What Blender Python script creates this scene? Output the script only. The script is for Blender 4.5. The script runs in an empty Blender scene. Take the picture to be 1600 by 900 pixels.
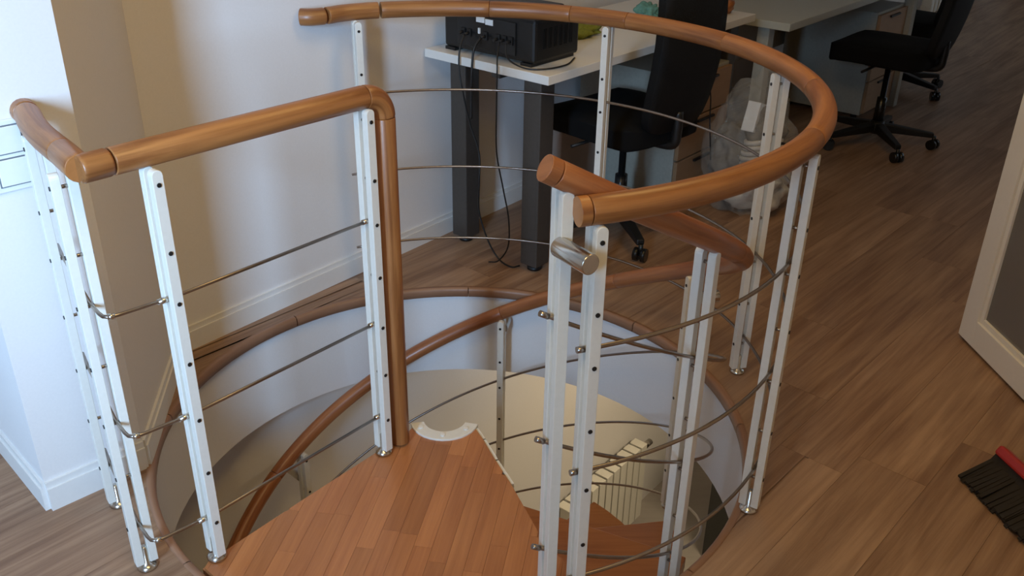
import bpy, bmesh, math, random
from mathutils import Vector, Matrix
random.seed(7)
rad = math.radians
sc = bpy.context.scene
COL = sc.collection

# ---------------------------------------------------------------- camera
F_PX, PITCH, ROLL, CAM_H = 1455.4, 0.4791, 0.0167, 1.6262
fw = Vector((0, math.cos(PITCH), -math.sin(PITCH))); up0 = Vector((0, math.sin(PITCH), math.cos(PITCH))); rt0 = Vector((1, 0, 0))
rt = rt0*math.cos(ROLL) + up0*math.sin(ROLL); up = -rt0*math.sin(ROLL) + up0*math.cos(ROLL)
cam_d = bpy.data.cameras.new('camera'); cam = bpy.data.objects.new('camera', cam_d); COL.objects.link(cam)
cam_d.sensor_width = 36; cam_d.lens = F_PX*36/1600; cam_d.clip_start = 0.05
M = Matrix.Identity(4)
for i in range(3):
    M[i][0], M[i][1], M[i][2] = rt[i], up[i], -fw[i]
M[0][3], M[1][3], M[2][3] = 0, 0, CAM_H
cam.matrix_world = M
sc.camera = cam

# ---------------------------------------------------------------- world, lights, exposure
w = bpy.data.worlds.new('world'); sc.world = w; w.use_nodes = True
w.node_tree.nodes['Background'].inputs[0].default_value = (0.62, 0.80, 1.0, 1)
w.node_tree.nodes['Background'].inputs[1].default_value = 1.5
def area(name, loc, target, sx, sy, color, energy, spread=180):
    l = bpy.data.lights.new(name, 'AREA'); l.shape = 'RECTANGLE'; l.size = sx; l.size_y = sy
    l.color = color; l.energy = energy; l.spread = rad(spread)
    o = bpy.data.objects.new(name, l); COL.objects.link(o); o.location = loc
    o.rotation_euler = (Vector(target)-Vector(loc)).to_track_quat('-Z', 'Y').to_euler()
    return o
area('window_daylight', (-1.22, -1.58, 1.75), (-1.15, 2.8, 0.75), 0.5, 1.25, (0.41, 0.665, 1.0), 40, 80)
area('ceiling_lamp_upstairs', (0.75, 2.5, 2.55), (0.6, 2.5, 0), 0.7, 0.7, (1.0, 0.64, 0.22), 9)
area('added_warm_fill', (-0.15, 0.7, 2.55), (-0.2, 0.9, 0), 0.7, 0.7, (1.0, 0.70, 0.27), 13)  # added fill, no fixture: warms the front balusters and pier side
area('ceiling_lamp_downstairs', (1.55, 3.7, -0.42), (1.0, 4.4, -1.6), 0.5, 0.5, (1.0, 0.80, 0.52), 22)
sc.view_settings.view_transform = 'Standard'; sc.view_settings.look = 'None'
sc.view_settings.exposure = 0.25; sc.view_settings.gamma = 1.0; sc.view_settings.use_curve_mapping = False

# ---------------------------------------------------------------- materials
def base_mat(name):
    m = bpy.data.materials.new(name); m.use_nodes = True
    return m, m.node_tree, m.node_tree.nodes['Principled BSDF']
def plain(name, col, rough=0.5, metal=0.0, bump=0.0, bscale=80, spec=0.5, var=0.06):
    m, nt, b = base_mat(name)
    b.inputs['Roughness'].default_value = rough; b.inputs['Metallic'].default_value = metal
    b.inputs['Specular IOR Level'].default_value = spec
    tc = nt.nodes.new('ShaderNodeTexCoord'); n = nt.nodes.new('ShaderNodeTexNoise')
    n.inputs['Scale'].default_value = bscale; n.inputs['Detail'].default_value = 4
    nt.links.new(tc.outputs['Object'], n.inputs['Vector'])
    r = nt.nodes.new('ShaderNodeValToRGB')
    r.color_ramp.elements[0].position = 0.3; r.color_ramp.elements[1].position = 0.7
    r.color_ramp.elements[0].color = (*[c*(1-var) for c in col], 1); r.color_ramp.elements[1].color = (*[min(1, c*(1+var)) for c in col], 1)
    nt.links.new(n.outputs['Fac'], r.inputs['Fac']); nt.links.new(r.outputs['Color'], b.inputs['Base Color'])
    if bump:
        bp = nt.nodes.new('ShaderNodeBump'); bp.inputs['Strength'].default_value = bump; bp.inputs['Distance'].default_value = 0.002
        nt.links.new(n.outputs['Fac'], bp.inputs['Height']); nt.links.new(bp.outputs['Normal'], b.inputs['Normal'])
    return m
def wood(name, dark, light, rough=0.4, su=3.0, sv=70.0, vary=0.16, cloud=0.5, knots=False, bump=0.05, coat=0.0, lo=0.32, hi=0.68, det=6):
    """grain along UV u, random tone for each object"""
    m, nt, b = base_mat(name); N, L = nt.nodes.new, nt.links.new
    b.inputs['Roughness'].default_value = rough; b.inputs['Coat Weight'].default_value = coat; b.inputs['Coat Roughness'].default_value = 0.25
    uv = N('ShaderNodeTexCoord'); oi = N('ShaderNodeObjectInfo')
    mul = N('ShaderNodeMath'); mul.operation = 'MULTIPLY'; mul.inputs[1].default_value = 37.0; L(oi.outputs['Random'], mul.inputs[0])
    cmb = N('ShaderNodeCombineXYZ'); L(mul.outputs[0], cmb.inputs[2])
    add = N('ShaderNodeVectorMath'); add.operation = 'ADD'; L(uv.outputs['UV'], add.inputs[0]); L(cmb.outputs[0], add.inputs[1])
    mp = N('ShaderNodeMapping'); mp.inputs['Scale'].default_value = (su, sv, 1); L(add.outputs[0], mp.inputs['Vector'])
    n1 = N('ShaderNodeTexNoise'); n1.inputs['Scale'].default_value = 1; n1.inputs['Detail'].default_value = det; n1.inputs['Roughness'].default_value = 0.68; n1.inputs['Distortion'].default_value = 0.4
    L(mp.outputs[0], n1.inputs['Vector'])
    mp2 = N('ShaderNodeMapping'); mp2.inputs['Scale'].default_value = (su*0.7, sv*0.14, 1); L(add.outputs[0], mp2.inputs['Vector'])
    n2 = N('ShaderNodeTexNoise'); n2.inputs['Scale'].default_value = 1; n2.inputs['Detail'].default_value = 3; n2.inputs['Distortion'].default_value = 1.4 if knots else 0.3
    L(mp2.outputs[0], n2.inputs['Vector'])
    mx = N('ShaderNodeMix'); mx.data_type = 'FLOAT'; mx.inputs[0].default_value = cloud; L(n1.outputs['Fac'], mx.inputs[2]); L(n2.outputs['Fac'], mx.inputs[3])
    cr = N('ShaderNodeValToRGB'); cr.color_ramp.elements[0].position = lo; cr.color_ramp.elements[1].position = hi
    cr.color_ramp.elements[0].color = (*dark, 1); cr.color_ramp.elements[1].color = (*light, 1)
    L(mx.outputs[0], cr.inputs['Fac'])
    hv = N('ShaderNodeHueSaturation'); L(cr.outputs['Color'], hv.inputs['Color'])
    mr = N('ShaderNodeMapRange'); mr.inputs[3].default_value = 1-vary; mr.inputs[4].default_value = 1+vary; L(oi.outputs['Random'], mr.inputs[0]); L(mr.outputs[0], hv.inputs['Value'])
    L(hv.outputs['Color'], b.inputs['Base Color'])
    bp = N('ShaderNodeBump'); bp.inputs['Strength'].default_value = bump; bp.inputs['Distance'].default_value = 0.001; L(n1.outputs['Fac'], bp.inputs['Height']); L(bp.outputs['Normal'], b.inputs['Normal'])
    return m
WALL = plain('wall_paint', (0.80, 0.78, 0.77), 0.85, bump=0.06, bscale=160, var=0.015)
CEIL = plain('ceiling_paint', (0.78, 0.76, 0.72), 0.9, var=0.01)
DIMWALL = plain('bounce_dimming_brown', (0.26, 0.17, 0.10), 0.85, var=0.02)  # dark tone chosen for walls out of view, to cut bounced light
BASE = plain('baseboard_paint', (0.80, 0.79, 0.77), 0.5, var=0.01)
LAM = wood('laminate_oak', (0.215, 0.118, 0.068), (0.420, 0.262, 0.160), 0.45, 1.5, 34, 0.06, 0.35, True, bump=0.12, lo=0.39, hi=0.62, det=12)
RAILW = wood('varnished_beech', (0.215, 0.074, 0.020), (0.440, 0.188, 0.058), 0.40, 2.0, 46, 0.10, 0.25, True, coat=0.12, lo=0.38, hi=0.62, det=9)
STAIRRAIL = wood('dark_varnished_beech', (0.230, 0.075, 0.026), (0.420, 0.160, 0.056), 0.38, 2.0, 46, 0.08, 0.25, True, coat=0.15, lo=0.38, hi=0.62, det=9)
TREADW = wood('tread_beech', (0.325, 0.110, 0.036), (0.540, 0.225, 0.080), 0.36, 3.0, 60, 0.14, 0.45, coat=0.25)
RINGW = wood('ring_beech', (0.230, 0.115, 0.065), (0.370, 0.205, 0.122), 0.4, 2.0, 60, 0.08, 0.4)
WHITE = plain('white_lacquer', (0.80, 0.78, 0.71), 0.35, var=0.02)
GAPM = plain('grey_spacer', (0.42, 0.41, 0.39), 0.45, var=0.03)
CHROME = plain('brushed_steel', (0.62, 0.58, 0.52), 0.22, 1.0, var=0.05)
RODM = plain('steel_rod', (0.36, 0.31, 0.27), 0.28, 1.0, var=0.05)
DARKB = plain('dark_bolt', (0.035, 0.035, 0.035), 0.4, 0.6)
BLACK = plain('black_plastic', (0.008, 0.008, 0.008), 0.45)
BLACKF = plain('black_fabric', (0.005, 0.005, 0.005), 0.95, spec=0.2, bump=0.4, bscale=500)
BLACKG = plain('black_gloss', (0.010, 0.010, 0.010), 0.25)
MESHM = plain('black_mesh', (0.006, 0.006, 0.006), 0.7, spec=0.25, bump=0.6, bscale=300)
DESKW = plain('white_laminate', (0.80, 0.78, 0.73), 0.35, var=0.01)
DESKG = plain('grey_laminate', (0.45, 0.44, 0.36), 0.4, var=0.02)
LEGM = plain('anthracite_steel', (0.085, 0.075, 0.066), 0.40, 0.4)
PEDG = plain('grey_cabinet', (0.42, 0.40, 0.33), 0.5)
BIRCH = wood('birch_front', (0.32, 0.18, 0.09), (0.42, 0.26, 0.14), 0.45, 3, 30, 0.05)
CARD = plain('cardboard', (0.44, 0.35, 0.29), 0.9, var=0.06, bscale=12)
GREEN = plain('green_cloth', (0.20, 0.23, 0.035), 0.95, bump=0.5, bscale=120, var=0.2)
TEAL = plain('teal_cloth', (0.13, 0.30, 0.25), 0.9, bump=0.5, bscale=80, var=0.15)
ORANGE = plain('orange_bag', (0.36, 0.14, 0.05), 0.45, bump=0.5, bscale=40, var=0.4)
REDP = plain('red_plastic', (0.36, 0.020, 0.018), 0.35)
BRIST = plain('black_bristle', (0.012, 0.008, 0.006), 0.8)
RADM = plain('radiator_enamel', (0.84, 0.82, 0.74), 0.3, var=0.01)
DARKG = plain('dark_cabinet', (0.045, 0.045, 0.042), 0.5)
LOWFLOOR = wood('pale_floor_below', (0.36, 0.32, 0.29), (0.44, 0.40, 0.36), 0.4, 2, 30, 0.1)
FRAME = plain('door_paint', (0.80, 0.77, 0.72), 0.4, var=0.01)
STICK = plain('white_sticker', (0.85, 0.85, 0.82), 0.5, var=0.01)
SWITCH = plain('switch_plastic', (0.80, 0.82, 0.82), 0.3, var=0.01)
GROOVE = plain('switch_gap', (0.16, 0.18, 0.20), 0.6)
WRAP = plain('white_bundle', (0.58, 0.53, 0.45), 0.7, bump=0.8, bscale=18, var=0.25)
GREYW = plain('grey_bundle', (0.16, 0.14, 0.115), 0.7, bump=0.6, bscale=24, var=0.3)
def glassy(name, col, rough, alpha, bump=0.9):
    m, nt, b = base_mat(name)
    b.inputs['Base Color'].default_value = (*col, 1); b.inputs['Roughness'].default_value = rough
    out = nt.nodes['Material Output']; tr = nt.nodes.new('ShaderNodeBsdfTransparent'); mix = nt.nodes.new('ShaderNodeMixShader')
    n = nt.nodes.new('ShaderNodeTexNoise'); n.inputs['Scale'].default_value = 22; n.inputs['Detail'].default_value = 5; n.inputs['Distortion'].default_value = 2
    tc = nt.nodes.new('ShaderNodeTexCoord'); nt.links.new(tc.outputs['Object'], n.inputs['Vector'])
    bp = nt.nodes.new('ShaderNodeBump'); bp.inputs['Strength'].default_value = bump; bp.inputs['Distance'].default_value = 0.01
    nt.links.new(n.outputs['Fac'], bp.inputs['Height']); nt.links.new(bp.outputs['Normal'], b.inputs['Normal'])
    mix.inputs[0].default_value = alpha
    nt.links.new(tr.outputs[0], mix.inputs[1]); nt.links.new(b.outputs[0], mix.inputs[2]); nt.links.new(mix.outputs[0], out.inputs['Surface'])
    return m
FILM = glassy('clear_film', (0.60, 0.57, 0.50), 0.05, 0.20)
PANE = glassy('dim_glass', (0.22, 0.21, 0.20), 0.08, 0.75, 0.02)

# ---------------------------------------------------------------- mesh helpers
def wloc(p):
    v = Vector((0, 0, 0))
    while p: v += p.location; p = p.parent
    return v
def tag(o, label=None, cat=None, group=None, kind=None):
    if label: o['label'] = label
    if cat: o['category'] = cat
    if group: o['group'] = group
    if kind: o['kind'] = kind
    return o
def empty(name, loc, label=None, cat=None, group=None):
    o = bpy.data.objects.new(name, None); COL.objects.link(o); o.location = loc; o.empty_display_size = 0.1
    return tag(o, label, cat, group)
class MB:
    """collects geometry in world coordinates with UVs"""
    def __init__(s): s.v, s.f, s.uv, s.sm = [], [], [], []
    def face(s, idx, uvs, smooth=False): s.f.append(idx); s.uv.append(uvs); s.sm.append(smooth)
    def box(s, c, size, rz=0.0, M=None):
        """box centred on c, size, rotated about z; u runs along the longest side"""
        hx, hy, hz = [k/2 for k in size]; R = M or Matrix.Rotation(rz, 3, 'Z'); c = Vector(c)
        P = [(-hx,-hy,-hz),(hx,-hy,-hz),(hx,hy,-hz),(-hx,hy,-hz),(-hx,-hy,hz),(hx,-hy,hz),(hx,hy,hz),(-hx,hy,hz)]
        o = len(s.v); s.v += [c + R@Vector(p) for p in P]
        ax = size.index(max(size)) if isinstance(size, (list, tuple)) else 0
        for q in ((0,3,2,1),(4,5,6,7),(0,1,5,4),(1,2,6,5),(2,3,7,6),(3,0,4,7)):
            uv = []
            for k in q:
                p = P[k]; a = p[ax]; b = p[(ax+1)%3] + 0.7*p[(ax+2)%3]; uv.append((a, b))
            s.face([o+k for k in q], uv)
        return s
    def prism(s, poly, z0, z1, smooth=False):
        """vertical extrusion of a ccw polygon"""
        o = len(s.v); n = len(poly)
        s.v += [Vector((p[0], p[1], z0)) for p in poly] + [Vector((p[0], p[1], z1)) for p in poly]
        s.face([o+n+i for i in range(n)], [(p[0], p[1]) for p in poly])
        s.face([o+i for i in reversed(range(n))], [(p[0], p[1]) for p in reversed(poly)])
        d = 0
        for i in range(n):
            j = (i+1) % n; L = math.dist(poly[i], poly[j])
            s.face([o+i, o+j, o+n+j, o+n+i], [(d, z0), (d+L, z0), (d+L, z1), (d, z1)], smooth); d += L
        return s
    def tube(s, path, r, n=12, dome=0.0, u0=0.0):
        """round bar swept along a list of points; dome rounds the ends off by that length"""
        P = [Vector(p) for p in path]
        T = []
        for i in range(len(P)):
            a = P[max(i-1, 0)]; b = P[min(i+1, len(P)-1)]; T.append((b-a).normalized())
        ref = Vector((0, 0, 1)) if abs(T[0].z) < 0.9 else Vector((1, 0, 0))
        nrm = (ref - T[0]*ref.dot(T[0])).normalized()
        rings = []; d = u0
        fr = []
        for i in range(len(P)):
            if i: d += (P[i]-P[i-1]).length
            nrm = (nrm - T[i]*nrm.dot(T[i])).normalized()
            fr.append((P[i], nrm.copy(), T[i].cross(nrm), r, d))
        if dome:
            a, b = fr[0], fr[-1]
            pre = [(a[0]-T[0]*dome*math.sin(t), a[1], a[2], r*max(0.05, math.cos(t)), a[4]-dome*math.sin(t)) for t in (1.45, 1.1, 0.7, 0.35)]
            post = [(b[0]+T[-1]*dome*math.sin(t), b[1], b[2], r*max(0.05, math.cos(t)), b[4]+dome*math.sin(t)) for t in (0.35, 0.7, 1.1, 1.45)]
            fr = pre + fr + post
        o = len(s.v)
        for (p, a, b, rr, dd) in fr:
            for k in range(n):
                t = 2*math.pi*k/n; s.v.append(p + a*math.cos(t)*rr + b*math.sin(t)*rr)
        c = 2*math.pi*r/n
        for i in range(len(fr)-1):
            for k in range(n):
                k2 = (k+1) % n
                s.face([o+i*n+k, o+i*n+k2, o+(i+1)*n+k2, o+(i+1)*n+k],
                       [(fr[i][4], k*c), (fr[i][4], (k+1)*c), (fr[i+1][4], (k+1)*c), (fr[i+1][4], k*c)], True)
        s.face([o+k for k in reversed(range(n))], [(0.01*math.cos(k), 0.01*math.sin(k)) for k in range(n)])
        e = o+(len(fr)-1)*n
        s.face([e+k for k in range(n)], [(0.01*math.cos(k), 0.01*math.sin(k)) for k in range(n)])
        return s
    def cyl(s, a, b, r, n=14): return s.tube([a, b], r, n)
    def lathe(s, c, prof, n=18):
        """prof: (radius, z) from bottom to top about a vertical axis"""
        o = len(s.v); c = Vector(c)
        for (r, z) in prof:
            for k in range(n): s.v.append(c + Vector((r*math.cos(2*math.pi*k/n), r*math.sin(2*math.pi*k/n), z)))
        for i in range(len(prof)-1):
            for k in range(n):
                k2 = (k+1) % n
                s.face([o+i*n+k, o+i*n+k2, o+(i+1)*n+k2, o+(i+1)*n+k], [(0, 0), (.01, 0), (.01, .01), (0, .01)], True)
        s.face([o+k for k in reversed(range(n))], [(0, 0)]*n); e = o+(len(prof)-1)*n
        s.face([e+k for k in range(n)], [(0, 0)]*n)
        return s
    def build(s, name, mat, parent=None, origin=None, bevel=0.0):
        L = wloc(parent) if parent else Vector((0, 0, 0))
        O = Vector(origin) if origin is not None else L
        me = bpy.data.meshes.new(name)
        me.from_pydata([tuple(p-O) for p in s.v], [], s.f)
        uvl = me.uv_layers.new(name='UVMap'); k = 0
        for fi, poly in enumerate(me.polygons):
            poly.use_smooth = s.sm[fi]
            for j in range(poly.loop_total):
                uvl.data[poly.loop_start+j].uv = s.uv[fi][j]
        me.materials.append(mat); me.update()
        o = bpy.data.objects.new(name, me); COL.objects.link(o)
        o.parent = parent; o.location = O - L
        if bevel:
            bv = o.modifiers.new('bevel', 'BEVEL'); bv.width = bevel; bv.segments = 2; bv.limit_method = 'ANGLE'; bv.angle_limit = rad(50)
        return o
def P2(c, r, a): return (c[0]+r*math.cos(rad(a)), c[1]+r*math.sin(rad(a)))
def arc(c, r, a0, a1, z, n=40): return [(*P2(c, r, a0+(a1-a0)*i/n), z) for i in range(n+1)]
def intervals(polys, s_, du, dv):
    """even-odd crossings of the line v = s_ with polygons, as t intervals along du"""
    ts = []
    for poly in polys:
        for i in range(len(poly)):
            a, b = Vector(poly[i]), Vector(poly[(i+1) % len(poly)])
            va, vb = a.dot(dv), b.dot(dv)
            if (va > s_) != (vb > s_):
                k = (s_-va)/(vb-va); ts.append((a+(b-a)*k).dot(du))
    ts.sort()
    return [(ts[i], ts[i+1]) for i in range(0, len(ts)-1, 2)]
def strip_pieces(polys, ang, width, length, zt, th, gap, fine, name, mat, parent, near=None, maxn=290, jitter=0.0):
    """fills the region with staggered boards that follow its outline; one object for each board"""
    du = Vector((math.cos(rad(ang)), math.sin(rad(ang)))); dv = Vector((-du.y, du.x))
    vs = [Vector(p).dot(dv) for p in polys[0]]; us = [Vector(p).dot(du) for p in polys[0]]
    v = min(vs); row = 0; made = 0
    while v < max(vs):
        off = random.random()*length; u = min(us)-off
        while u < max(us):
            ua, ub = u+gap/2, u+length-gap/2
            n = max(2, int(width/fine)); m = MB(); prev = None; used = False
            sl = [v+gap/2+(width-gap)*(k/n) for k in range(n+1)]
            rows = []
            for s_ in sl:
                iv = []
                for (a, b) in intervals(polys, s_, du, dv):
                    a2, b2 = max(a, ua), min(b, ub)
                    if b2-a2 > 0.004: iv.append((a2, b2))
                rows.append(iv)
            zj = zt + (random.random()-0.5)*jitter
            for k in range(n):
                for (a, b) in rows[k]:
                    best = None
                    for (c, d) in rows[k+1]:
                        if min(b, d)-max(a, c) > 0: best = (c, d); break
                    if not best: continue
                    c, d = best; o = len(m.v)
                    q = [du*a+dv*sl[k], du*b+dv*sl[k], du*d+dv*sl[k+1], du*c+dv*sl[k+1]]
                    m.v += [Vector((p.x, p.y, zj)) for p in q] + [Vector((p.x, p.y, zj-th)) for p in q]
                    uv = [(a, sl[k]), (b, sl[k]), (d, sl[k+1]), (c, sl[k+1])]
                    m.face([o, o+1, o+2, o+3], uv)
                    m.face([o+1, o, o+4, o+5], [uv[1], uv[0], uv[0], uv[1]]) if k == 0 else None
                    m.face([o+2, o+1, o+5, o+6], [uv[2], uv[1], uv[1], uv[2]])
                    m.face([o+3, o+2, o+6, o+7], [uv[3], uv[2], uv[2], uv[3]]) if k == n-1 else None
                    m.face([o, o+3, o+7, o+4], [uv[0], uv[3], uv[3], uv[0]])
            if m.f:
                if near is None or near(du*((ua+ub)/2)+dv*(v+width/2)):
                    m.build(name, mat, parent); made += 1
            u += length
        v += width; row += 1
    return made

# ================================================================ THE SETTING
C0 = (-0.165, 2.274)          # centre of the floor opening
R0 = 0.843                    # its radius
CS = (-0.192, 2.266)          # axis of the spiral stair
GC, GR = (-0.1565, 2.3706), 0.914   # circle of the round guard
WA = 51.5                     # direction of the back wall
WU = Vector((math.cos(rad(WA)), math.sin(rad(WA)))); WN = Vector((WU.y, -WU.x))   # along it, and into the room
W0 = Vector((-1.018, 2.717))
def wp(t, d=0.0): q = W0 + WU*t + WN*d; return (q.x, q.y)
LOWZ, SLAB = -2.75, -0.37
COLA, COLB, COLC = (-1.176, 1.856), (-0.994, 2.038), (-1.085, 2.625)

# floor slab with the round opening
FX0, FX1, FY0, FY1 = -3.4, 7.5, -2.0, 11.5
def annulus(mb, z, flip, r, seg=96, shared=None):
    o = len(mb.v); ring, sq = [], []
    for k in range(seg):
        a = 2*math.pi*k/seg; c, s = math.cos(a), math.sin(a)
        ring.append((C0[0]+r*c, C0[1]+r*s))
        tx = ((FX1 if c > 0 else FX0)-C0[0])/c if abs(c) > 1e-6 else 1e9
        ty = ((FY1 if s > 0 else FY0)-C0[1])/s if abs(s) > 1e-6 else 1e9
        t = min(tx, ty); sq.append((C0[0]+t*c, C0[1]+t*s))
    mb.v += [Vector((*p, z)) for p in ring] + [Vector((*p, z)) for p in sq]
    rot = lambda p: (p[0]*WU.x+p[1]*WU.y, -p[0]*WU.y+p[1]*WU.x)
    for k in range(seg):
        j = (k+1) % seg; q = [k, k+seg, j+seg, j]; pts = ring+sq
        if flip: q.reverse()
        mb.face([o+i for i in q], [rot(pts[i]) for i in q])
m = MB(); annulus(m, -0.004, False, R0+0.012); floor = tag(m.build('floor', LAM), kind='structure')
wall_poly = [wp(-0.55), wp(12.0), (7.5, -2.0), (-3.4, -2.0), (-3.4, 0.9)]
hole_poly = [P2(C0, R0+0.012, 360*k/90) for k in range(90)]
npl = strip_pieces([wall_poly, hole_poly], 48.0, 0.19, 1.25, 0.0, 0.004, 0.0007, 0.012, 'plank', LAM, floor,
             near=lambda p: p.y > 0.9 and p.y < 6.6 and -2.0 < p.x < 3.6 and abs(p.x) < 0.75*p.y+0.9)
m = MB(); annulus(m, SLAB, True, R0+0.02); tag(m.build('ceiling_lower', CEIL), kind='structure')
# white drum lining the opening
m = MB(); N = 96; o = 0
for z in (-0.03, SLAB):
    for k in range(N): m.v.append(Vector((*P2(C0, R0+0.02, 360*k/N), z)))
for k in range(N):
    j = (k+1) % N; m.face([k, j, N+j, N+k], [(0, 0)]*4, True)
tag(m.build('wall_stairwell', WALL), kind='structure')
# wooden nosing ring, four bent sections
for q in range(8):
    m = MB(); prof = [(R0+0.020, -0.001), (R0+0.017, 0.003), (R0+0.006, 0.003), (R0+0.0, 0.0), (R0-0.003, -0.008), (R0-0.002, -0.032), (R0+0.012, -0.038), (R0+0.02, -0.02)]
    a0, a1, n = q*45+0.1, q*45+44.9, 16
    for i in range(n+1):
        a = a0+(a1-a0)*i/n
        for (r, z) in prof: m.v.append(Vector((*P2(C0, r, a), z)))
    K = len(prof)
    for i in range(n):
        for k in range(K):
            k2 = (k+1) % K; u = R0*rad(a0+(a1-a0)*i/n); u2 = R0*rad(a0+(a1-a0)*(i+1)/n)
            m.face([i*K+k, (i+1)*K+k, (i+1)*K+k2, i*K+k2], [(u, k*.01), (u2, k*.01), (u2, k*.01+.01), (u, k*.01+.01)], True)
    if q == 0:
        ring = tag(m.build('trim_1', RINGW), kind='structure')
    else: m.build('nosing_section', RINGW, ring)

CEILZ = 2.62
def wall(name, a, b, z0, z1, th, mat=WALL):
    """straight wall slab whose room face runs a -> b, thickness to the left of a->b"""
    a, b = Vector(a), Vector(b); d = (b-a).normalized(); nrm = Vector((-d.y, d.x))
    m = MB().prism([tuple(a), tuple(b), tuple(b+nrm*th), tuple(a+nrm*th)], z0, z1)
    return tag(m.build(name, mat), kind='structure')
def skirting(name, pts, z0=0.0, h=0.085, th=0.013, side=-1):
    """moulded baseboard in front of a wall polyline"""
    m = MB()
    for a, b in zip(pts[:-1], pts[1:]):
        a, b = Vector(a), Vector(b); d = (b-a).normalized(); nrm = Vector((-d.y, d.x))*side
        ext = d*th*0.9
        for t, zz0, zz1 in ((th, z0, z0+h*0.78), (th*0.6, z0+h*0.78, z0+h)):
            q = [a-ext*0, b+ext*0, b+nrm*t, a+nrm*t]
            if side < 0: q.reverse()
            m.prism([tuple(p) for p in q], zz0, zz1)
    return tag(m.build(name, BASE), kind='structure')
wall('wall_back', wp(-0.6), wp(12.0), 0.0, CEILZ, 0.2)
skirting('baseboard_back', [wp(-0.10), wp(11.5)])
# pier on the left
pier = [COLA, COLB, COLC, wp(-0.12, -0.05), (-1.9, 2.58)]
m = MB().prism(pier, 0, CEILZ); tag(m.build('wall_left', WALL), kind='structure')
skirting('baseboard_left', [(-1.9, 2.58), COLA, COLB, COLC])
m = MB().prism([(-3.2, FY0), (7.2, FY0), (7.2, 11.3), (-3.2, 11.3)], CEILZ, CEILZ+0.1); tag(m.build('ceiling', CEIL), kind='structure')
# left wall beyond the pier, window wall behind the camera, far end wall, partition on the right
wall('wall_side', (-2.6, -0.95), (-2.6, 3.4), 0, CEILZ, 0.15)
fwall = MB()
for x0, x1, z0, z1 in ((-2.75, -1.5, 0, CEILZ), (-0.94, 1.9, 0, CEILZ), (-1.5, -0.94, 0, 1.02), (-1.5, -0.94, 2.38, CEILZ)):
    fwall.box(((x0+x1)/2, -1.25, (z0+z1)/2), (x1-x0, 0.70, z1-z0))  # wall made this thick so its reveal keeps daylight off the right side
tag(fwall.build('wall_front', WALL), kind='structure')
wf = MB()
for x in (-1.485, -0.955): wf.box((x, -1.52, 1.70), (0.03, 0.07, 1.36))
for z in (1.035, 2.365): wf.box((-1.22, -1.52, z), (0.56, 0.07, 0.03))
tag(wf.build('window_1', FRAME), kind='structure')
wall('wall_right', (1.74, 1.98), (1.74, -0.95), 0, CEILZ, 0.12)
wall('wall_far', wp(10.5, -0.2), wp(10.5, 7.0), 0, CEILZ, 0.12, DIMWALL)
wall('wall_room_side', wp(11, 6.2), wp(2.2, 6.2), 0, CEILZ, 0.12, DIMWALL)
wall('wall_light_seal_right', (5.6, 0.45), (1.74, 1.98), 0, CEILZ, 0.12, DIMWALL)  # unseen wall added to stop sky light leaking in on the right
wall('wall_light_seal_left', (-2.7, 3.35), (-1.75, 2.45), 0, CEILZ, 0.12)  # unseen wall added to close the light gap behind the pier
# the storey below
wall('wall_lower_back', wp(-1.6), wp(6.0), LOWZ, SLAB, 0.2)
wall('wall_lower_left', wp(-0.75, 4.5), wp(-0.75, -0.1), LOWZ, SLAB, 0.12)
wall('wall_lower_right', wp(4.6, -0.1), wp(4.6, 4.5), LOWZ, SLAB, 0.12)
wall('wall_lower_front', wp(5.0, 4.2), wp(-1.2, 4.2), LOWZ, SLAB, 0.12)
m = MB().box((1.0, 3.5, LOWZ-0.05), (10, 10, 0.1)); tag(m.build('floor_lower', LOWFLOOR), kind='structure')

# glazed door standing open on the right
D0, D1 = Vector((1.580, 2.824)), Vector((1.640, 2.02))
dd = (D1-D0).normalized(); dn = Vector((dd.y, -dd.x))      # dn points to the camera side
dz = math.atan2(dd.y, dd.x); DL = (D1-D0).length
door = tag(MB().build('door_1', FRAME) if False else empty('door_1', (D0.x, D0.y, 0)), kind='structure')
def dbox(name, u0, u1, z0, z1, t0, t1, mat, parent, bevel=0.002):
    c = D0 + dd*((u0+u1)/2) + dn*((t0+t1)/2)
    return MB().box((c.x, c.y, (z0+z1)/2), (u1-u0, t1-t0, z1-z0), dz).build(name, mat, parent, bevel=bevel)
st = dbox('stile', 0, 0.085, 0.012, 2.05, -0.022, 0.022, FRAME, door)
dbox('stile', DL-0.085, DL, 0.012, 2.05, -0.022, 0.022, FRAME, door)
dbox('rail', 0.085, DL-0.085, 0.012, 0.105, -0.022, 0.022, FRAME, door)
dbox('rail', 0.085, DL-0.085, 1.96, 2.05, -0.022, 0.022, FRAME, door)
dbox('glazing_bead', 0.085, 0.103, 0.105, 1.96, -0.013, 0.013, FRAME, door)
dbox('glazing_bead', DL-0.103, DL-0.085, 0.105, 1.96, -0.013, 0.013, FRAME, door)
dbox('glazing_bead', 0.103, DL-0.103, 0.105, 0.123, -0.013, 0.013, FRAME, door)
dbox('pane', 0.103, DL-0.103, 0.123, 1.96, -0.004, 0.004, PANE, door, 0)

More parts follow.
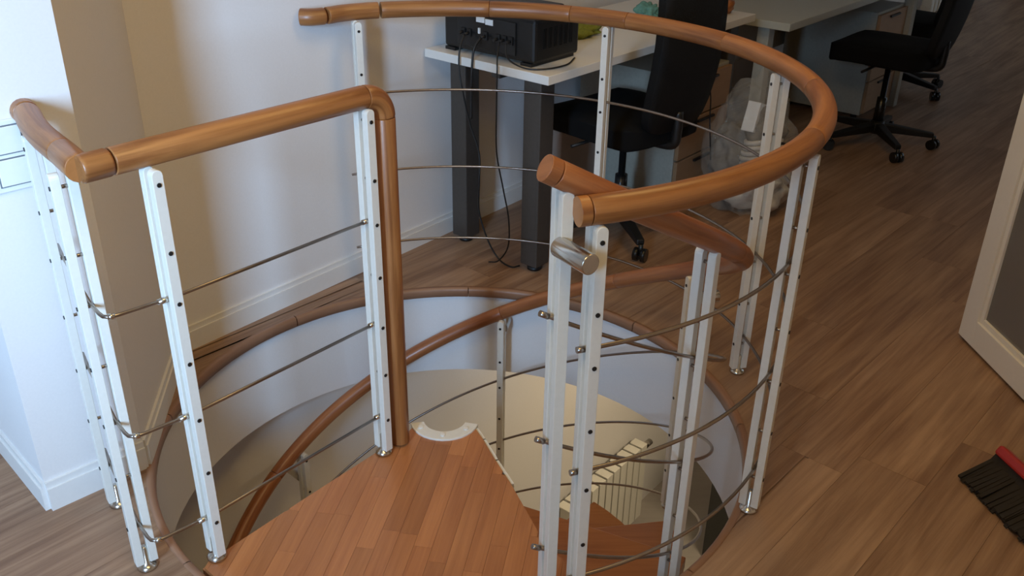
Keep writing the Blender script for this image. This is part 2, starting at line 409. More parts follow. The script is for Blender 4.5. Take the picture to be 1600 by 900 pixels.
# ================================================================ RAILINGS
def baluster(parent, xy, zb, zt, ang, foot=True, bolts=True):
    """two flat white bars side by side across direction ang, spacers, bolts and a steel foot"""
    cx, cy = xy; nx, ny = math.cos(rad(ang)), math.sin(rad(ang)); tx, ty = -ny, nx
    hw, th, off = 0.0115, 0.019, 0.0158
    core = MB()
    zs = [z for z in (zt-0.03, zt-0.145-0.03, zt-0.29, zt-0.435, zt-0.58, zt-0.725, zt-0.87) if z > zb+0.03]
    for z in zs: core.cyl((cx-nx*off*0.8, cy-ny*off*0.8, z), (cx+nx*off*0.8, cy+ny*off*0.8, z), 0.0042, 8)
    b = bpy.data.objects.new('baluster', None); COL.objects.link(b); b.empty_display_size = 0.05; b.parent = parent; b.location = Vector((cx, cy, zb))-wloc(parent)
    core.build('spacers', RODM, b)['kind'] = 'stuff'
    for s in (-1, 1):
        m = MB(); prof = [(-hw, zb+0.018), (hw, zb+0.018)] + [(hw*math.cos(t), zt-hw+hw*math.sin(t)) for t in [math.pi*k/8 for k in range(9)]]
        n = len(prof)
        for d in (off-th/2, off+th/2):
            for (t, z) in prof: m.v.append(Vector((cx+nx*s*d+tx*t, cy+ny*s*d+ty*t, z)))
        m.face(list(range(n)), [(0, 0)]*n); m.face([n+i for i in reversed(range(n))], [(0, 0)]*n)
        for i in range(n):
            j = (i+1) % n; m.face([i, n+i, n+j, j], [(0, 0)]*4)
        m.build('bar', WHITE, b, bevel=0.0012)
    if bolts:
        m = MB()
        for z in zs:
            for s in (-1, 1):
                d0, d1 = off+th/2-0.001, off+th/2+0.0018
                m.cyl((cx+s*nx*d0, cy+s*ny*d0, z), (cx+s*nx*d1, cy+s*ny*d1, z), 0.0048, 8)
        m.build('bolt_heads', DARKB, b)['kind'] = 'stuff'
    if foot:
        m = MB().lathe((cx, cy, zb+0.001), [(0.024, 0), (0.024, 0.004), (0.019, 0.010), (0.0095, 0.014), (0.009, 0.060), (0.005, 0.063)])
        m.build('foot', CHROME, b)
    return b
def rail_sections(parent, path_fn, cuts, r, mat, n=20, steps=14, dome_ends=(False, False)):
    """round handrail cut in sections; path_fn(s) gives the point, cuts are the s values of the joints"""
    for i in range(len(cuts)-1):
        a, b = cuts[i], cuts[i+1]; k = max(2, int(steps))
        pts = [Vector(path_fn(a+(b-a)*j/k)) for j in range(k+1)]
        d0 = (pts[1]-pts[0]).normalized(); d1 = (pts[-1]-pts[-2]).normalized()
        pts[0] = pts[0]+d0*0.0007; pts[-1] = pts[-1]-d1*0.0007
        # tiny chamfer at each joint
        MB().tube(pts, r, n).build('handrail_section', mat, parent, bevel=0.0018)
def spline(pts, sub=8):
    """Catmull-Rom through pts"""
    P = [Vector(p) for p in pts]; P = [P[0]*2-P[1]] + P + [P[-1]*2-P[-2]]; out = []
    for i in range(1, len(P)-2):
        for k in range(sub):
            t = k/sub; a, b, c, d = P[i-1:i+3]
            out.append(0.5*((2*b)+(c-a)*t+(2*a-5*b+4*c-d)*t*t+(3*b-a-3*c+d)*t*t*t))
    out.append(P[-2]); return out

RR = 0.0275                      # handrail radius
# ---- round guard
guard = empty('round_guardrail', (GC[0]+GR, GC[1], 0), 'round wooden-handrail guard with white balusters circling the stair opening', 'railing')
gz = 1.0
cuts = [-73.0, -71.7, -30, -3, 30, 55, 68, 86, 109.5]
rail_sections(guard, lambda a: (*P2(GC, GR, a), gz), cuts, RR, RAILW)
# end elbow into the back wall
e0 = P2(GC, GR, 109.5); e1 = P2(GC, GR, 112.5)
endp = [(*e0, gz), (*e1, gz), (-0.575, 3.175, gz), (-0.625, 3.125, gz), (-0.668, 3.098, gz), (-0.705, 3.097, gz)]
sp = spline(endp, 6); MB().tube(sp[1:19], RR, 20).build('handrail_section', RAILW, guard, bevel=0.0018)
MB().tube(sp[19:], RR, 20).build('handrail_section', RAILW, guard, bevel=0.0018)
gposts = [-70.5, -31, 12.5, 59.5, 115]
for a in gposts:
    p = P2(GC, GR, a) if a < 100 else (-0.535, 3.165)
    baluster(guard, p, 0.0, gz-RR+0.004, a)
for k, z in enumerate((0.717, 0.427, 0.137)):
    path = arc(GC, GR, -71.8, 118, z, 70)
    MB().tube(path, 0.0045 , 8).build('rod', RODM, guard)
    q = P2(GC, GR, -71.2); q2 = P2(GC, GR, -72.2)
    MB().cyl((*q, z), (*q2, z), 0.0065, 10).build('rod_end', RODM, guard)

# ---- landing guard on the left: wall -> corner -> straight -> down to the tread
land = empty('landing_guardrail', (-0.70, 1.69, 0), 'wooden handrail with one right-angled drop beside the top tread', 'railing')
lz = 1.02
KX = Vector((-0.795, 1.612)); NW = Vector((-0.312, 2.155)); LD = (NW-KX).normalized(); LA = math.degrees(math.atan2(LD.y, LD.x))
wl = spline([(-1.068, 1.964, lz), (-1.045, 1.935, lz), (-1.005, 1.872, lz), (-0.955, 1.802, lz), (-0.905, 1.742, lz), (-0.868, 1.700, lz)], 6)
MB().tube(wl[:6], RR, 20).build('handrail_section', RAILW, land, bevel=0.0018)
MB().tube(wl[6:], RR, 20).build('handrail_section', RAILW, land, bevel=0.0018)
k0 = Vector((-0.868, 1.700)); kk = (k0-KX).normalized()
cor = [(*k0, lz)] + [(*(KX+kk*0.012), lz)]
MB().tube([(*k0, lz), (*(KX+kk*0.018), lz), (*(KX+kk*0.004), lz)], RR, 20, ).build('handrail_section', RAILW, land, bevel=0.0018)
MB().tube([(*(KX-LD*0.006), lz), (*(KX+LD*0.004), lz), (*(KX+LD*0.055), lz)], RR, 20, dome=0.0).build('handrail_section', RAILW, land, bevel=0.006)
SE = NW-LD*0.058
MB().tube([(*(KX+LD*0.0575), lz), (*((KX+SE)/2), lz), (*SE, lz)], RR, 20).build('handrail_section', RAILW, land, bevel=0.0018)
el = [(*(SE+LD*0.0015), lz)]
for i in range(1, 12):
    t = math.pi/2*i/12; q = SE + LD*(0.0015+0.0565*math.sin(t)); el.append((q.x, q.y, lz-0.0565*(1-math.cos(t))))
el.append((*NW, lz-0.058))
MB().tube(el, RR, 20).build('handrail_section', RAILW, land, bevel=0.0018)
MB().tube([(*NW, lz-0.0595), (*NW, 0.5), (*NW, 0.012)], RR, 20).build('drop_post', RAILW, land, bevel=0.0018)
LN = LA-90
for p, ang in (((-0.700, 1.690), LN), ((-0.352, 2.108), LN), ((-0.858, 1.660), 38.0), ((-1.010, 1.880), 38.0)):
    baluster(land, p, 0.006 if p[0] > -0.8 else 0.0, lz-RR+0.004, ang)
for z in (0.713, 0.422, 0.132):
    MB().tube([(-1.045, 1.935, z), (-1.01, 1.880, z), (-0.858, 1.660, z), (-0.822, 1.617, z), (-0.810, 1.606, z), (-0.796, 1.604, z), (-0.78, 1.616, z), (-0.70, 1.690, z), (-0.352, 2.108, z)], 0.0042, 8).build('rod', RODM, land)
    for p, q in (((-0.800, 1.6035), (-0.787, 1.610)), ((-0.722, 1.668), (-0.70, 1.690)), ((-0.368, 2.092), (-0.352, 2.108))):
        MB().cyl((*p, z), (*q, z), 0.0065, 10).build('rod_sleeve', CHROME, land)

# ================================================================ SPIRAL STAIR
stair = empty('spiral_staircase', (CS[0], CS[1], LOWZ), 'spiral staircase with red-brown wooden treads descending through the round opening', 'staircase')
RISE, STEP = 0.25, 34.0
HX, HR, HZ, HK = (-0.198, 2.264), 0.789, 0.534, 0.432
hz = lambda a: HZ-HK*rad(a)
# landing tread: base board and glued staves
LA0, LA1 = -132.5, -60.0
out = [P2(C0, R0-0.01, LA0+(LA1-LA0)*i/24) for i in range(25)]
inner = [P2(CS, 0.098, a) for a in (-22, -45, -70, -95, -120, -145, -158)]
right = [(0.093, 1.75), (0.050, 1.865), (0.004, 1.985), (-0.040, 2.085), (-0.078, 2.180)]
left = [(-0.30, 2.195), (-0.345, 2.142), (-0.52, 1.925)]
outline = out + right + inner + left
m = MB().prism(outline, -0.040, -0.006); ltread = m.build('landing_tread', TREADW, stair)
strip_pieces([outline], 81.0, 0.046, 0.37, 0.004, 0.010, 0.0006, 0.008, 'stave', TREADW, ltread)
# white collar round the missing pole and its bracket
def ringseg(c, r0, r1, a0, a1, z0, z1, n=14):
    return MB().prism([P2(c, r1, a0+(a1-a0)*i/n) for i in range(n+1)] + [P2(c, r0, a1-(a1-a0)*i/n) for i in range(n+1)], z0, z1)
col = ringseg(CS, 0.062, 0.102, -166, -14, -0.09, 0.010).build('collar', WHITE, stair, bevel=0.002)
m = MB()
for a in (-145, -90, -38): m.cyl((*P2(CS, 0.082, a), 0.010), (*P2(CS, 0.082, a), 0.014), 0.007, 10)
m.build('screw_heads', STICK, col)['kind'] = 'stuff'
br = MB()
for a, b in zip(right[2:], right[3:]+[P2(CS, 0.098, -22)]):
    A, B = Vector(a), Vector(b); c = (A+B)/2; d = B-A
    br.box((c.x+0.006, c.y+0.002, -0.05), (d.length+0.004, 0.008, 0.10), math.atan2(d.y, d.x))
br.build('bracket', WHITE, stair)
# treads
for k in range(1, 11):
    z = -RISE*k; a1 = -22+STEP*(k-1); a0 = a1-44
    poly = [P2(CS, 0.75, a0+(a1-a0)*i/8) for i in range(9)]
    poly += [P2(CS, 0.16, a1+8), P2(CS, 0.10, a1+20), P2(CS, 0.075, a1-10), P2(CS, 0.075, a0+10), P2(CS, 0.10, a0-20), P2(CS, 0.16, a0-8)]
    t = MB().prism(poly, z-0.042, z).build('tread', TREADW, stair, bevel=0.003)
    ringseg(CS, 0.045, 0.075, 0, 359.9, z-0.11, z+0.004, 28).build('tread_collar', WHITE, t)
MB().cyl((*CS, LOWZ), (*CS, -0.26), 0.044, 24).build('central_pole', WHITE, stair)
# helical handrail
rail_sections(stair, lambda a: (*P2(HX, HR, a), hz(a)), [-71.5, -69.9, -28, 10, 45, 78, 112, 146, 185], 0.0255, STAIRRAIL, steps=12)
spost = [(-68.5, -0.25), (-38.5, -0.25), (17, -0.50), (78, -1.0), (137.5, -1.5)]
for a, zb in spost:
    p = P2(HX, HR-0.01, a)
    b = baluster(stair, p, zb+0.002, hz(a)-0.022, a, bolts=a > 0)
for z in (0.29, 0.58, 0.865):
    MB().tube([(*P2(HX, HR-0.01, a), hz(a)-z) for a in [-70.5+ (256*i/90) for i in range(91)]], 0.0045, 8).build('rod', RODM, stair)
    MB().cyl((*P2(HX, HR-0.01, -69.9), hz(-69.9)-z), (*P2(HX, HR-0.01, -71.2), hz(-71.2)-z), 0.0065, 10).build('rod_end', RODM, stair)
# steel stand-offs that tie the stair balusters to the guard and the well
MB().cyl((0.082, 1.515, 0.925), (0.135, 1.440, 0.925), 0.0195, 20).build('stand_off', CHROME, stair, bevel=0.002)
for a, r0, r1, dzz in ((16, 0.80, 0.855, 0.08), (78, 0.795, 0.86, 0.05), (137.5, 0.80, 0.90, 0.13)):
    z = hz(a)-dzz-0.02
    s = MB().cyl((*P2(HX, r0, a), z), (*P2(HX, r1, a), z), 0.0195, 20).build('stand_off', CHROME, stair, bevel=0.002)

# ================================================================ OBJECTS BELOW
RW0 = 2.08
radl = empty('radiator', (*wp(RW0+0.45, 0.10), LOWZ+0.12), 'white ribbed radiator on the wall below, seen down through the stair opening', 'radiator')
for k in range(11):
    t = RW0 + 0.08*k; c = wp(t, 0.085)
    f = MB().box((c[0], c[1], LOWZ+0.40), (0.040, 0.06, 0.56), rad(WA))
    c2 = wp(t, 0.125); f.box((c2[0], c2[1], LOWZ+0.40), (0.066, 0.012, 0.60), rad(WA))
    c3 = wp(t, 0.080); f.box((c3[0], c3[1], LOWZ+0.695), (0.064, 0.085, 0.012), rad(WA))
    f.build('fin', RADM, radl, bevel=0.003)
MB().cyl((*wp(RW0-0.05, 0.08), LOWZ+0.18), (*wp(RW0+0.9, 0.08), LOWZ+0.18), 0.018).build('manifold', RADM, radl)
MB().cyl((*wp(RW0+0.85, 0.08), LOWZ+0.62), (*wp(RW0+0.96, 0.08), LOWZ+0.62), 0.022).build('valve', CHROME, radl)

# ================================================================ DESKS
DA = 50.0; DU = Vector((math.cos(rad(DA)), math.sin(rad(DA)))); DV = Vector((-DU.y, DU.x)); DO = Vector((0.113, 3.163))
def dp(u, v): q = DO + DU*u + DV*v; return (q.x, q.y)
def dbx(mb, u0, u1, v0, v1, z0, z1):
    c = dp((u0+u1)/2, (v0+v1)/2); return mb.box((c[0], c[1], (z0+z1)/2), (u1-u0, v1-v0, z1-z0), rad(DA))
desk = empty('desk', (*dp(0.75, 0.3), 0), 'white-topped desk with thick dark steel legs, holding the black box', 'desk')
dbx(MB(), 0, 1.51, 0, 0.600, 0.768, 0.80).build('desk_top', DESKW, desk, bevel=0.002)
for u, v in ((0.09, 0.11), (0.115, 0.50), (1.46, 0.11), (1.46, 0.50)):
    l = dbx(MB(), u-0.04, u+0.04, v-0.04, v+0.04, 0.025, 0.768).build('leg', LEGM, desk, bevel=0.004)
    c = dp(u, v); MB().lathe((*c, 0.0), [(0.028, 0), (0.028, 0.012), (0.012, 0.016), (0.012, 0.03)]).build('levelling_foot', BLACK, l)
dbx(MB(), 0.08, 1.40, 0.29, 0.33, 0.725, 0.768).build('crossbar', LEGM, desk)

D2O = (1.60, -0.13)
desk2 = empty('desk', (*dp(2.6, 0.2), 0), 'greyish desk in shadow behind, above the drawer pedestal', 'desk')
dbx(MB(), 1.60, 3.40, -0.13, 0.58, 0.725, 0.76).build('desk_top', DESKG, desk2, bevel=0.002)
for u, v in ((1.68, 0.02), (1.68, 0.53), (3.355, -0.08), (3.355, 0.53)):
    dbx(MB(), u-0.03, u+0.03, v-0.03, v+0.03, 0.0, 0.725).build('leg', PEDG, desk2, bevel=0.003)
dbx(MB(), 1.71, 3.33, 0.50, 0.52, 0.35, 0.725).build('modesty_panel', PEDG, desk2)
def pedestal(name, u0, v0, label, h=0.62):
    p = empty(name, (*dp(u0+0.21, v0+0.28), 0), label, 'cabinet')
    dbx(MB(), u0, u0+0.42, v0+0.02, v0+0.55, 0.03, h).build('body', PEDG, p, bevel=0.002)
    z = 0.04
    for k in range(3):
        hh = (h-0.05)/3
        d = dbx(MB(), u0+0.004, u0+0.416, v0, v0+0.019, z+0.004, z+hh-0.004).build('drawer', BIRCH, p, bevel=0.002)
        dbx(MB(), u0+0.14, u0+0.28, v0-0.012, v0-0.001, z+hh-0.03, z+hh-0.02).build('handle', DARKB, d)
        z += hh
    for a, b in ((0.05, 0.07), (0.37, 0.07), (0.05, 0.48), (0.37, 0.48)):
        c = dp(u0+a, v0+b); MB().lathe((*c, 0), [(0.018, 0), (0.018, 0.03)], 10).build('castor', BLACK, p)
    return p
pedestal('drawer_pedestal', 2.90, -0.08, 'grey drawer pedestal with wooden fronts under the shadowed grey desk')
pedestal('drawer_pedestal', 0.985, 0.03, 'drawer pedestal under the white desk behind the office chair', 0.60)
# cardboard box under the white desk
cb = empty('cardboard_box', (*dp(0.795, 0.49), 0), 'plain brown cardboard box under the white desk', 'box')
dbx(MB(), 0.62, 0.97, 0.40, 0.585, 0.0, 0.36).build('carton', CARD, cb, bevel=0.003)
dbx(MB(), 0.62, 0.791, 0.40, 0.585, 0.3605, 0.365).build('flap', CARD, cb); dbx(MB(), 0.799, 0.97, 0.40, 0.585, 0.3605, 0.365).build('flap', CARD, cb)

# black machine on the desk, seen from behind
bx = empty('printer', (*dp(0.17, 0.33), 0.80), 'bulky black machine with cables on the corner of white desk', 'printer')
dbx(MB(), 0.052, 0.31, 0.105, 0.545, 0.812, 0.965).build('housing', BLACK, bx, bevel=0.012)
dbx(MB(), 0.052, 0.30, 0.12, 0.17, 0.8005, 0.812).build('foot', BLACK, bx); dbx(MB(), 0.052, 0.30, 0.49, 0.54, 0.8005, 0.812).build('foot', BLACK, bx)
dbx(MB(), 0.046, 0.054, 0.19, 0.47, 0.83, 0.945).build('rear_panel', BLACKG, bx, bevel=0.002)
dbx(MB(), 0.0435, 0.0465, 0.335, 0.375, 0.925, 0.945).build('sticker', STICK, bx)
dbx(MB(), 0.0435, 0.0465, 0.295, 0.331, 0.921, 0.941).build('sticker', STICK, bx)
dbx(MB(), 0.040, 0.047, 0.355, 0.363, 0.885, 0.905).build('sticker', STICK, bx)
for k, v in enumerate((0.21, 0.24, 0.27, 0.33, 0.41, 0.44)):
    dbx(MB(), 0.040, 0.047, v-0.010, v+0.010, 0.865, 0.895).build('socket', BLACK, bx, bevel=0.002)
    c = dp(0.026, v); MB().cyl((*dp(0.046, v), 0.88), (*dp(0.018, v), 0.878), 0.006, 8).build('plug', BLACK, bx)
for k in range(6):
    dbx(MB(), 0.10+k*0.03, 0.115+k*0.03, 0.1035, 0.106, 0.86, 0.93).build('vent_slot', BLACKG, bx)
tray = dbx(MB(), 0.10, 0.29, 0.16, 0.50, 0.965, 0.985).build('lid', BLACK, bx, bevel=0.008)
def cable(name, pts, label, r=0.0035, sub=8):
    m = MB().tube(spline(pts, sub), r, 7); return tag(m.build(name, BLACK, origin=pts[-1]), label, 'cable')
cable('power_cable', [(*dp(0.018, 0.41), 0.877), (*dp(-0.012, 0.405), 0.83), (*dp(-0.022, 0.40), 0.76), (*dp(-0.02, 0.385), 0.68), (*dp(0.0, 0.37), 0.56), (*dp(0.02, 0.34), 0.44), (*dp(0.01, 0.33), 0.33), (*dp(0.02, 0.34), 0.20), (*dp(0.03, 0.30), 0.08), (*dp(0.04, 0.25), 0.012), (*dp(0.03, 0.18), 0.006), (*dp(0.06, 0.16), 0.006)], 'black cable with long wavy drop hanging between the desk legs')
cable('short_cable', [(*dp(0.018, 0.33), 0.877), (*dp(-0.012, 0.335), 0.84), (*dp(-0.024, 0.335), 0.76), (*dp(-0.022, 0.34), 0.66), (*dp(-0.02, 0.342), 0.585)], 'short black cable dangling free with plug end over desk edge', 0.0045)
cable('loop_cable', [(*dp(0.018, 0.24), 0.877), (*dp(-0.010, 0.225), 0.83), (*dp(-0.022, 0.215), 0.775), (*dp(-0.018, 0.22), 0.65), (*dp(-0.01, 0.225), 0.48), (*dp(0.0, 0.20), 0.34), (*dp(0.0, 0.17), 0.22), (*dp(0.01, 0.18), 0.10), (*dp(0.0, 0.22), 0.03), (*dp(0.0, 0.27), 0.008)], 'thin black cable curling to the floor near the front desk leg', 0.003)
cable('desk_cable', [(*dp(0.018, 0.21), 0.877), (*dp(0.005, 0.19), 0.83), (*dp(0.015, 0.12), 0.806), (*dp(0.06, 0.06), 0.805), (*dp(0.16, 0.045), 0.805), (*dp(0.26, 0.085), 0.805)], 'black cable lying across white desk top around the machine', 0.003)

# soft things on the desks
def blob(name, c, size, mat, label, cat, seed, rz=0.0, amp=0.18, flat=True):
    bm = bmesh.new(); bmesh.ops.create_icosphere(bm, subdivisions=4, radius=1.0); rnd = random.Random(seed)
    ph = [(rnd.uniform(2, 6), rnd.uniform(0, 6), Vector((rnd.uniform(-1, 1), rnd.uniform(-1, 1), rnd.uniform(-1, 1))).normalized()) for _ in range(14)]
    R = Matrix.Rotation(rz, 3, 'Z')
    for v in bm.verts:
        d = sum(math.sin(f*v.co.dot(ax)*2+p)/f for f, p, ax in ph); v.co *= 1+amp*d
        v.co = R @ Vector((v.co.x*size[0], v.co.y*size[1], v.co.z*size[2]))
        if flat: v.co.z = max(v.co.z, -size[2]*0.72)
    zmin = min(v.co.z for v in bm.verts)
    for v in bm.verts: v.co.z -= zmin
    me = bpy.data.meshes.new(name); bm.to_mesh(me); bm.free()
    for p in me.polygons: p.use_smooth = True
    me.materials.append(mat); o = bpy.data.objects.new(name, me); COL.objects.link(o); o.location = c
    if label: tag(o, label, cat)
    return o
blob('green_cloth', (*dp(0.58, 0.31), 0.801), (0.085, 0.065, 0.025), GREEN, 'crumpled olive green cloth lying on white desk', 'cloth', 3, rad(20), 0.22)
blob('teal_cloth', (*dp(1.09, 0.31), 0.801), (0.05, 0.04, 0.035), TEAL, 'small crumpled teal cloth on white desk beside the chair back', 'cloth', 5, 0.4, 0.30)
blob('snack_bag', (*dp(1.40, 0.14), 0.801), (0.085, 0.06, 0.03), ORANGE, 'crumpled orange-brown bag at the far end of white desk', 'bag', 9, 0.5, 0.25)
kb = empty('keyboard', (*dp(0.62, 0.50), 0.801), 'black keyboard on white desk behind the machine', 'keyboard')
dbx(MB(), 0.42, 0.78, 0.46, 0.58, 0.801, 0.815).build('body', BLACK, kb, bevel=0.003)
for r in range(4):
    m = MB()
    for k in range(14): dbx(m, 0.43+k*0.0245, 0.45+k*0.0245, 0.468+r*0.027, 0.489+r*0.027, 0.815, 0.820)
    m.build('key_row', BLACKG, kb)['kind'] = 'stuff'

# ================================================================ OFFICE CHAIRS
def rounded(name, mat, parent, c, size, R, bend=None, rnd=0.35, sub=3):
    """cushion: subdivided box with rounded corners"""
    bm = bmesh.new(); bmesh.ops.create_cube(bm, size=2.0)
    bmesh.ops.subdivide_edges(bm, edges=bm.edges[:], cuts=7, use_grid_fill=True)
    for v in bm.verts:
        x, y, z = v.co
        e = 5.0; n = (abs(x)**e+abs(y)**e+(abs(z)**2.4 if rnd else abs(z)**e))**(1/e)
        q = Vector((x, y, z))
        k = 1/max(1.0, (abs(x)**e+abs(y)**e)**(1/e)); q.x *= k; q.y *= k
        edge = max(abs(q.x), abs(q.y)); q.z *= 1-rnd*max(0, edge-0.6)/0.4
        q = Vector((q.x*size[0]/2, q.y*size[1]/2, q.z*size[2]/2))
        if bend: q = bend(q)
        v.co = R @ q
    me = bpy.data.meshes.new(name); bm.to_mesh(me); bm.free()
    for p in me.polygons: p.use_smooth = True
    me.materials.append(mat); o = bpy.data.objects.new(name, me); COL.objects.link(o); o.parent = parent; o.location = Vector(c)-wloc(parent)
    return o
def chair(xy, face, label, spin, seat_z=0.47, back_top=1.16):
    root = empty('office_chair', (*xy, 0), label, 'chair', None)
    X, Y = xy; R = Matrix.Rotation(rad(face), 3, 'Z')
    L = lambda x, y, z: tuple(Vector((X, Y, 0)) + R @ Vector((x, y, z)))      # x forward, y left
    MB().lathe((X, Y, 0.065), [(0.035, 0), (0.045, 0.01), (0.045, 0.05), (0.032, 0.07)]).build('hub', BLACK, root)
    MB().lathe((X, Y, 0.12), [(0.028, 0), (0.026, 0.14), (0.015, 0.142), (0.015, seat_z-0.20)]).build('gas_column', BLACKG, root)
    for k in range(5):
        a = rad(spin+72*k); c, s = math.cos(a), math.sin(a); m = MB()
        pts = [(X+c*r, Y+s*r, z) for r, z in ((0.03, 0.100), (0.12, 0.098), (0.22, 0.085), (0.295, 0.078))]
        for p, q, h0, h1, w0, w1 in ((pts[0], pts[3], 0.05, 0.026, 0.05, 0.034),):
            o = len(m.v); n = Vector((-s, c, 0))
            for P_, h, ww in ((p, h0, w0), (q, h1, w1)):
                P_ = Vector(P_)
                for sy, sz in ((-1, -1), (1, -1), (1, 1), (-1, 1)): m.v.append(P_ + n*sy*ww/2 + Vector((0, 0, sz*h/2)))
            for f in ((0, 1, 5, 4), (1, 2, 6, 5), (2, 3, 7, 6), (3, 0, 4, 7), (3, 2, 1, 0), (4, 5, 6, 7)): m.face([o+i for i in f], [(0, 0)]*4)
        leg = m.build('base_leg', BLACK, root, bevel=0.006)
        cx, cy = X+c*0.30, Y+s*0.30; t = a+0.9+k
        tn = Vector((math.cos(t), math.sin(t), 0)); m = MB()
        for sd in (-1, 1):
            q = Vector((cx, cy, 0.028))+tn*sd*0.016; m.cyl(tuple(q-tn*0.010), tuple(q+tn*0.010), 0.0275, 14)
        m.cyl((cx, cy, 0.03), (cx, cy, 0.075), 0.010, 10); m.cyl(tuple(Vector((cx, cy, 0.028))-tn*0.02), tuple(Vector((cx, cy, 0.028))+tn*0.02), 0.008, 8)
        m.build('castor', BLACKG, leg)
    m = MB().box(L(-0.02, 0, seat_z-0.095), (0.24, 0.18, 0.05), rad(face)); m.build('tilt_mechanism', BLACK, root, bevel=0.008)
    m = MB().cyl(L(0.02, 0.06, seat_z-0.10), L(0.04, 0.27, seat_z-0.11), 0.007, 8); m.build('lever', BLACK, root)
    rounded('seat', BLACKF, root, L(0.02, 0, seat_z-0.045), (0.50, 0.50, 0.115), R, lambda q: Vector((q.x, q.y, q.z-0.5*max(0, q.x-0.12)**2+0.10*q.y*q.y)))
    # back support and curved mesh back
    m = MB().tube(spline([L(-0.08, 0, seat_z-0.10), L(-0.24, 0, seat_z-0.09), L(-0.262, 0, seat_z-0.03), L(-0.26, 0, seat_z+0.05)], 6), 0.02, 10); m.build('back_support', BLACK, root)
    h = back_top-(seat_z-0.03); Rb = R @ Matrix.Rotation(rad(-3), 3, 'Y') @ Matrix.Rotation(rad(90), 3, 'Y')
    def bb(q):   # local: x -> down the back, y width, z thickness
        t = (0.5 - q.x/h); return Vector((q.x, q.y*(1.0-0.06*t), q.z+0.55*q.y*q.y*(0.5+0.5*t) - 0.05*math.sin(t*3.0)))
    rounded('backrest', MESHM, root, L(-0.25, 0, seat_z-0.03+h/2), (h, 0.38, 0.04), Rb, bb, rnd=0.1)
    return root
chair((0.45, 3.68), 133, 'black mesh-backed office chair facing the white desk', 282, 0.54, 1.22)
chair((1.97, 4.92), 140, 'black office chair with castors by the grey drawer pedestal in shadow', 345, 0.55, 1.2)
chair((2.50, 6.06), 135, 'black office chair farthest back, mostly hidden behind another chair', 300)

# ================================================================ BAG, BROOM, SWITCH, FAR RADIATOR
bag = empty('plastic_bag', (1.06, 3.99, 0), 'clear plastic bag stuffed with pale bundles on the floor beside desk', 'bag')
from mathutils import noise as mnoise
def part_blob(name, c, size, mat, seed, rz, amp, flat=True):
    o = blob(name, (0, 0, 0), size, mat, None, None, seed, rz, amp, flat)
    me = o.data; cz = sum(v.co.z for v in me.vertices)/len(me.vertices)
    for v in me.vertices:
        p = v.co*(15 if name == 'film' else 16)+Vector((seed, 0, 0)); d = abs(mnoise.noise(p))+0.5*abs(mnoise.noise(p*2.3))
        q = (v.co-Vector((0, 0, cz))); v.co += q*(0.20 if name == 'film' else 0.28)*(d-0.35)
        v.co.z = max(v.co.z, 0.0)
    for p in me.polygons: p.use_smooth = name != 'film'
    o.parent = bag; o.location = Vector(c)-wloc(bag); return o
part_blob('film', (1.06, 3.99, 0.0), (0.21, 0.17, 0.335), FILM, 21, 0.7, 0.10)
part_blob('bundle', (1.11, 3.97, 0.02), (0.15, 0.12, 0.11), WRAP, 22, 0.5, 0.16)
MB().box((1.05, 3.965, 0.425), (0.10, 0.06, 0.13), M=Matrix.Rotation(0.9, 3, 'Z') @ Matrix.Rotation(0.35, 3, 'Y')).build('carton', STICK, bag, bevel=0.004)
part_blob('bundle', (1.10, 3.97, 0.32), (0.09, 0.08, 0.09), GREYW, 24, 0.9, 0.2)
part_blob('bundle', (1.00, 4.03, 0.16), (0.11, 0.09, 0.12), GREYW, 25, 0.1, 0.2)
for k in range(7):
    rr = 0.085-0.004*abs(k-3); zz = 0.20+0.024*k
    MB().tube([(1.09+rr*math.cos(t), 3.93+0.6*rr*math.sin(t), zz+0.02*math.cos(t)) for t in [2*math.pi*j/24 for j in range(25)]], 0.0115, 8).build('coil_turn', WRAP, bag)
pts = [(1.135+0.04*math.cos(t), 3.80+0.012*math.cos(t), 0.30+0.065*math.sin(t)) for t in [2*math.pi*k/20 for k in range(21)]]
MB().tube(pts, 0.006, 8).build('ring_handle', BLACK, bag)
cable('floor_cable', [(*dp(1.05, 0.03), 0.70), (*dp(1.06, -0.05), 0.56), (*dp(1.04, -0.08), 0.42), (*dp(1.05, -0.10), 0.25)], 'thin black cable dangling in front of the clear plastic bag', 0.003)

br_root = empty('broom', (1.33, 1.93, 0), 'red broom head with black bristles lying on the floor at right', 'broom')
A, B = Vector((1.345, 2.065)), Vector((1.407, 1.775)); bd = (B-A).normalized(); bnn = Vector((bd.y, -bd.x))   # bnn toward the bristle side
ba = math.atan2(bd.y, bd.x); c = (A+B)/2
Rt = Matrix.Rotation(ba, 3, 'Z') @ Matrix.Rotation(rad(-35), 3, 'X')
MB().box((c.x, c.y, 0.078), ((B-A).length, 0.045, 0.030), M=Rt).build('head', REDP, br_root, bevel=0.008)
e = A + bd*0.155; MB().tube([(e.x, e.y, 0.085), (e.x+0.05, e.y+0.02, 0.13)], 0.018, 14).build('socket', REDP, br_root)
MB().tube([(e.x+0.045, e.y+0.018, 0.125), (e.x+0.15, e.y+0.045, 0.62), (e.x+0.255, e.y+0.072, 1.12)], 0.011, 12).build('broomstick', BLACK, br_root)
bm_ = MB(); rnd = random.Random(4)
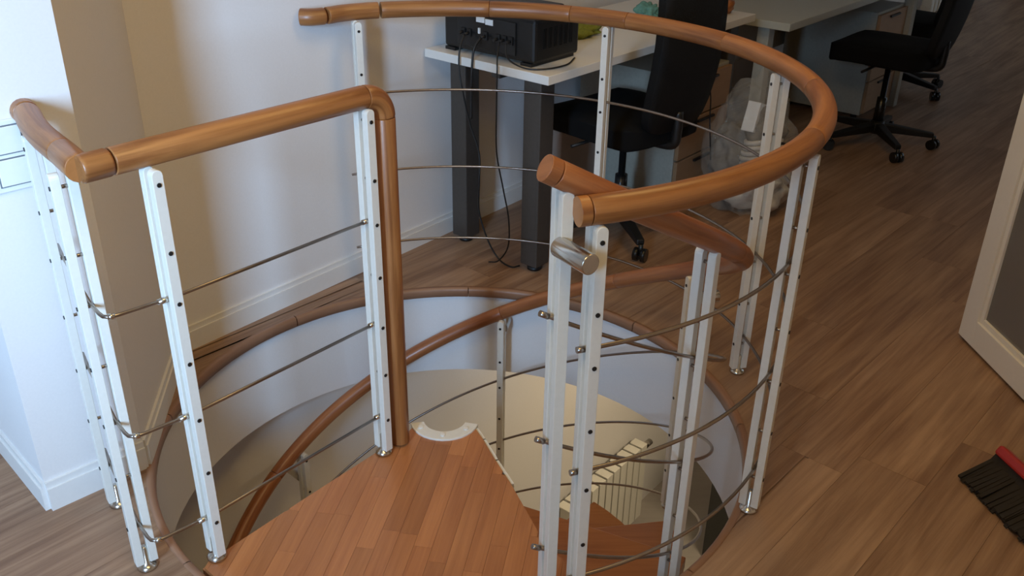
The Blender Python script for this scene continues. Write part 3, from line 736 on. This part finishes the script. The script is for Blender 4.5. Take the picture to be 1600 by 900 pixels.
for i in range(60):
    for j in range(6):
        t = 0.006+((B-A).length-0.012)*i/59; p = A+bd*t; w_ = (j-2.5)*0.0065
        top = Vector((p.x, p.y, 0.070)) + Vector((-bd.y, bd.x, 0))*w_*0.8
        sp_ = 0.085+0.008*rnd.random()+w_*1.6
        bot = Vector((p.x+bnn.x*-0+(-0.0), p.y, 0.002+0.02*max(0, j-3)/3*rnd.random()))
        side = Vector((bd.y, -bd.x, 0)); side = side if side.x < 0 else -side
        bot += side*sp_ + Vector((bd.x, bd.y, 0))*(rnd.random()-0.5)*0.012
        o = len(bm_.v); d = Vector((bd.x, bd.y, 0))*0.0058; h = Vector((0, 0, 0.003))
        bm_.v += [top-d, top+d, bot+d, bot-d, top-d+h, top+d+h, bot+d+h, bot-d+h]
        for f in ((0, 1, 2, 3), (7, 6, 5, 4), (0, 4, 5, 1), (1, 5, 6, 2), (2, 6, 7, 3), (3, 7, 4, 0)): bm_.face([o+k for k in f], [(0, 0)]*4)
bo = bm_.build('bristles', BRIST, br_root); bo['kind'] = 'stuff'

# light switch on the pier
su_ = Vector((COLB[0]-COLA[0], COLB[1]-COLA[1])).normalized(); sn = Vector((su_.y, -su_.x)); sa = math.atan2(su_.y, su_.x)
def sbox(name, t0, t1, z0, z1, d0, d1, mat, parent, bevel=0.0015):
    q = Vector(COLA)+su_*((t0+t1)/2)+sn*((d0+d1)/2)
    return MB().box((q.x, q.y, (z0+z1)/2), (t1-t0, d1-d0, z1-z0), sa).build(name, mat, parent, bevel=bevel)
q = Vector(COLA)+su_*0.105
sw = empty('light_switch', (q.x, q.y, 0.90), 'white double light switch plate on the pier under the handrail end', 'switch')
sbox('plate', 0.055, 0.150, 0.850, 1.010, 0.0005, 0.008, SWITCH, sw, 0.003)
for z in (0.863, 0.935):
    fr_ = sbox('rocker_frame', 0.070, 0.137, z, z+0.064, 0.008, 0.0095, GROOVE, sw, 0)
    sbox('rocker', 0.0725, 0.1345, z+0.0025, z+0.0615, 0.0095, 0.013, SWITCH, fr_, 0.002)

# radiator far back on the wall
fr = empty('radiator', (*wp(7.6, 0.12), 0.1), 'pale ribbed radiator far back along the dark wall', 'radiator')
for k in range(16):
    t = 7.0+0.11*k; cpt = wp(t, 0.16)
    MB().box((cpt[0], cpt[1], 0.42), (0.075, 0.09, 0.64), rad(WA)).build('fin', RADM, fr, bevel=0.02)
for z in (0.16, 0.68): MB().cyl((*wp(6.95, 0.14), z), (*wp(8.75, 0.14), z), 0.022).build('manifold', RADM, fr)
# dark cabinet in the room below, under the right side of the opening
dk = empty('cabinet', (*wp(3.33, 0.85), LOWZ), 'dark grey cabinet in the room below at right of the opening', 'cabinet')
def lbx(mb, t0, t1, d0, d1, z0, z1):
    q = wp((t0+t1)/2, (d0+d1)/2); return mb.box((q[0], q[1], (z0+z1)/2), (t1-t0, d1-d0, z1-z0), rad(WA))
lbx(MB(), 2.93, 3.73, 0.60, 1.10, LOWZ, LOWZ+0.95).build('body', DARKG, dk, bevel=0.004)
lbx(MB(), 2.91, 3.75, 0.58, 1.12, LOWZ+0.95, LOWZ+0.975).build('top', DARKG, dk, bevel=0.003)
for k in range(2): lbx(MB(), 2.94+0.4*k, 3.32+0.4*k, 1.10, 1.115, LOWZ+0.06, LOWZ+0.93).build('door', DARKG, dk, bevel=0.002)
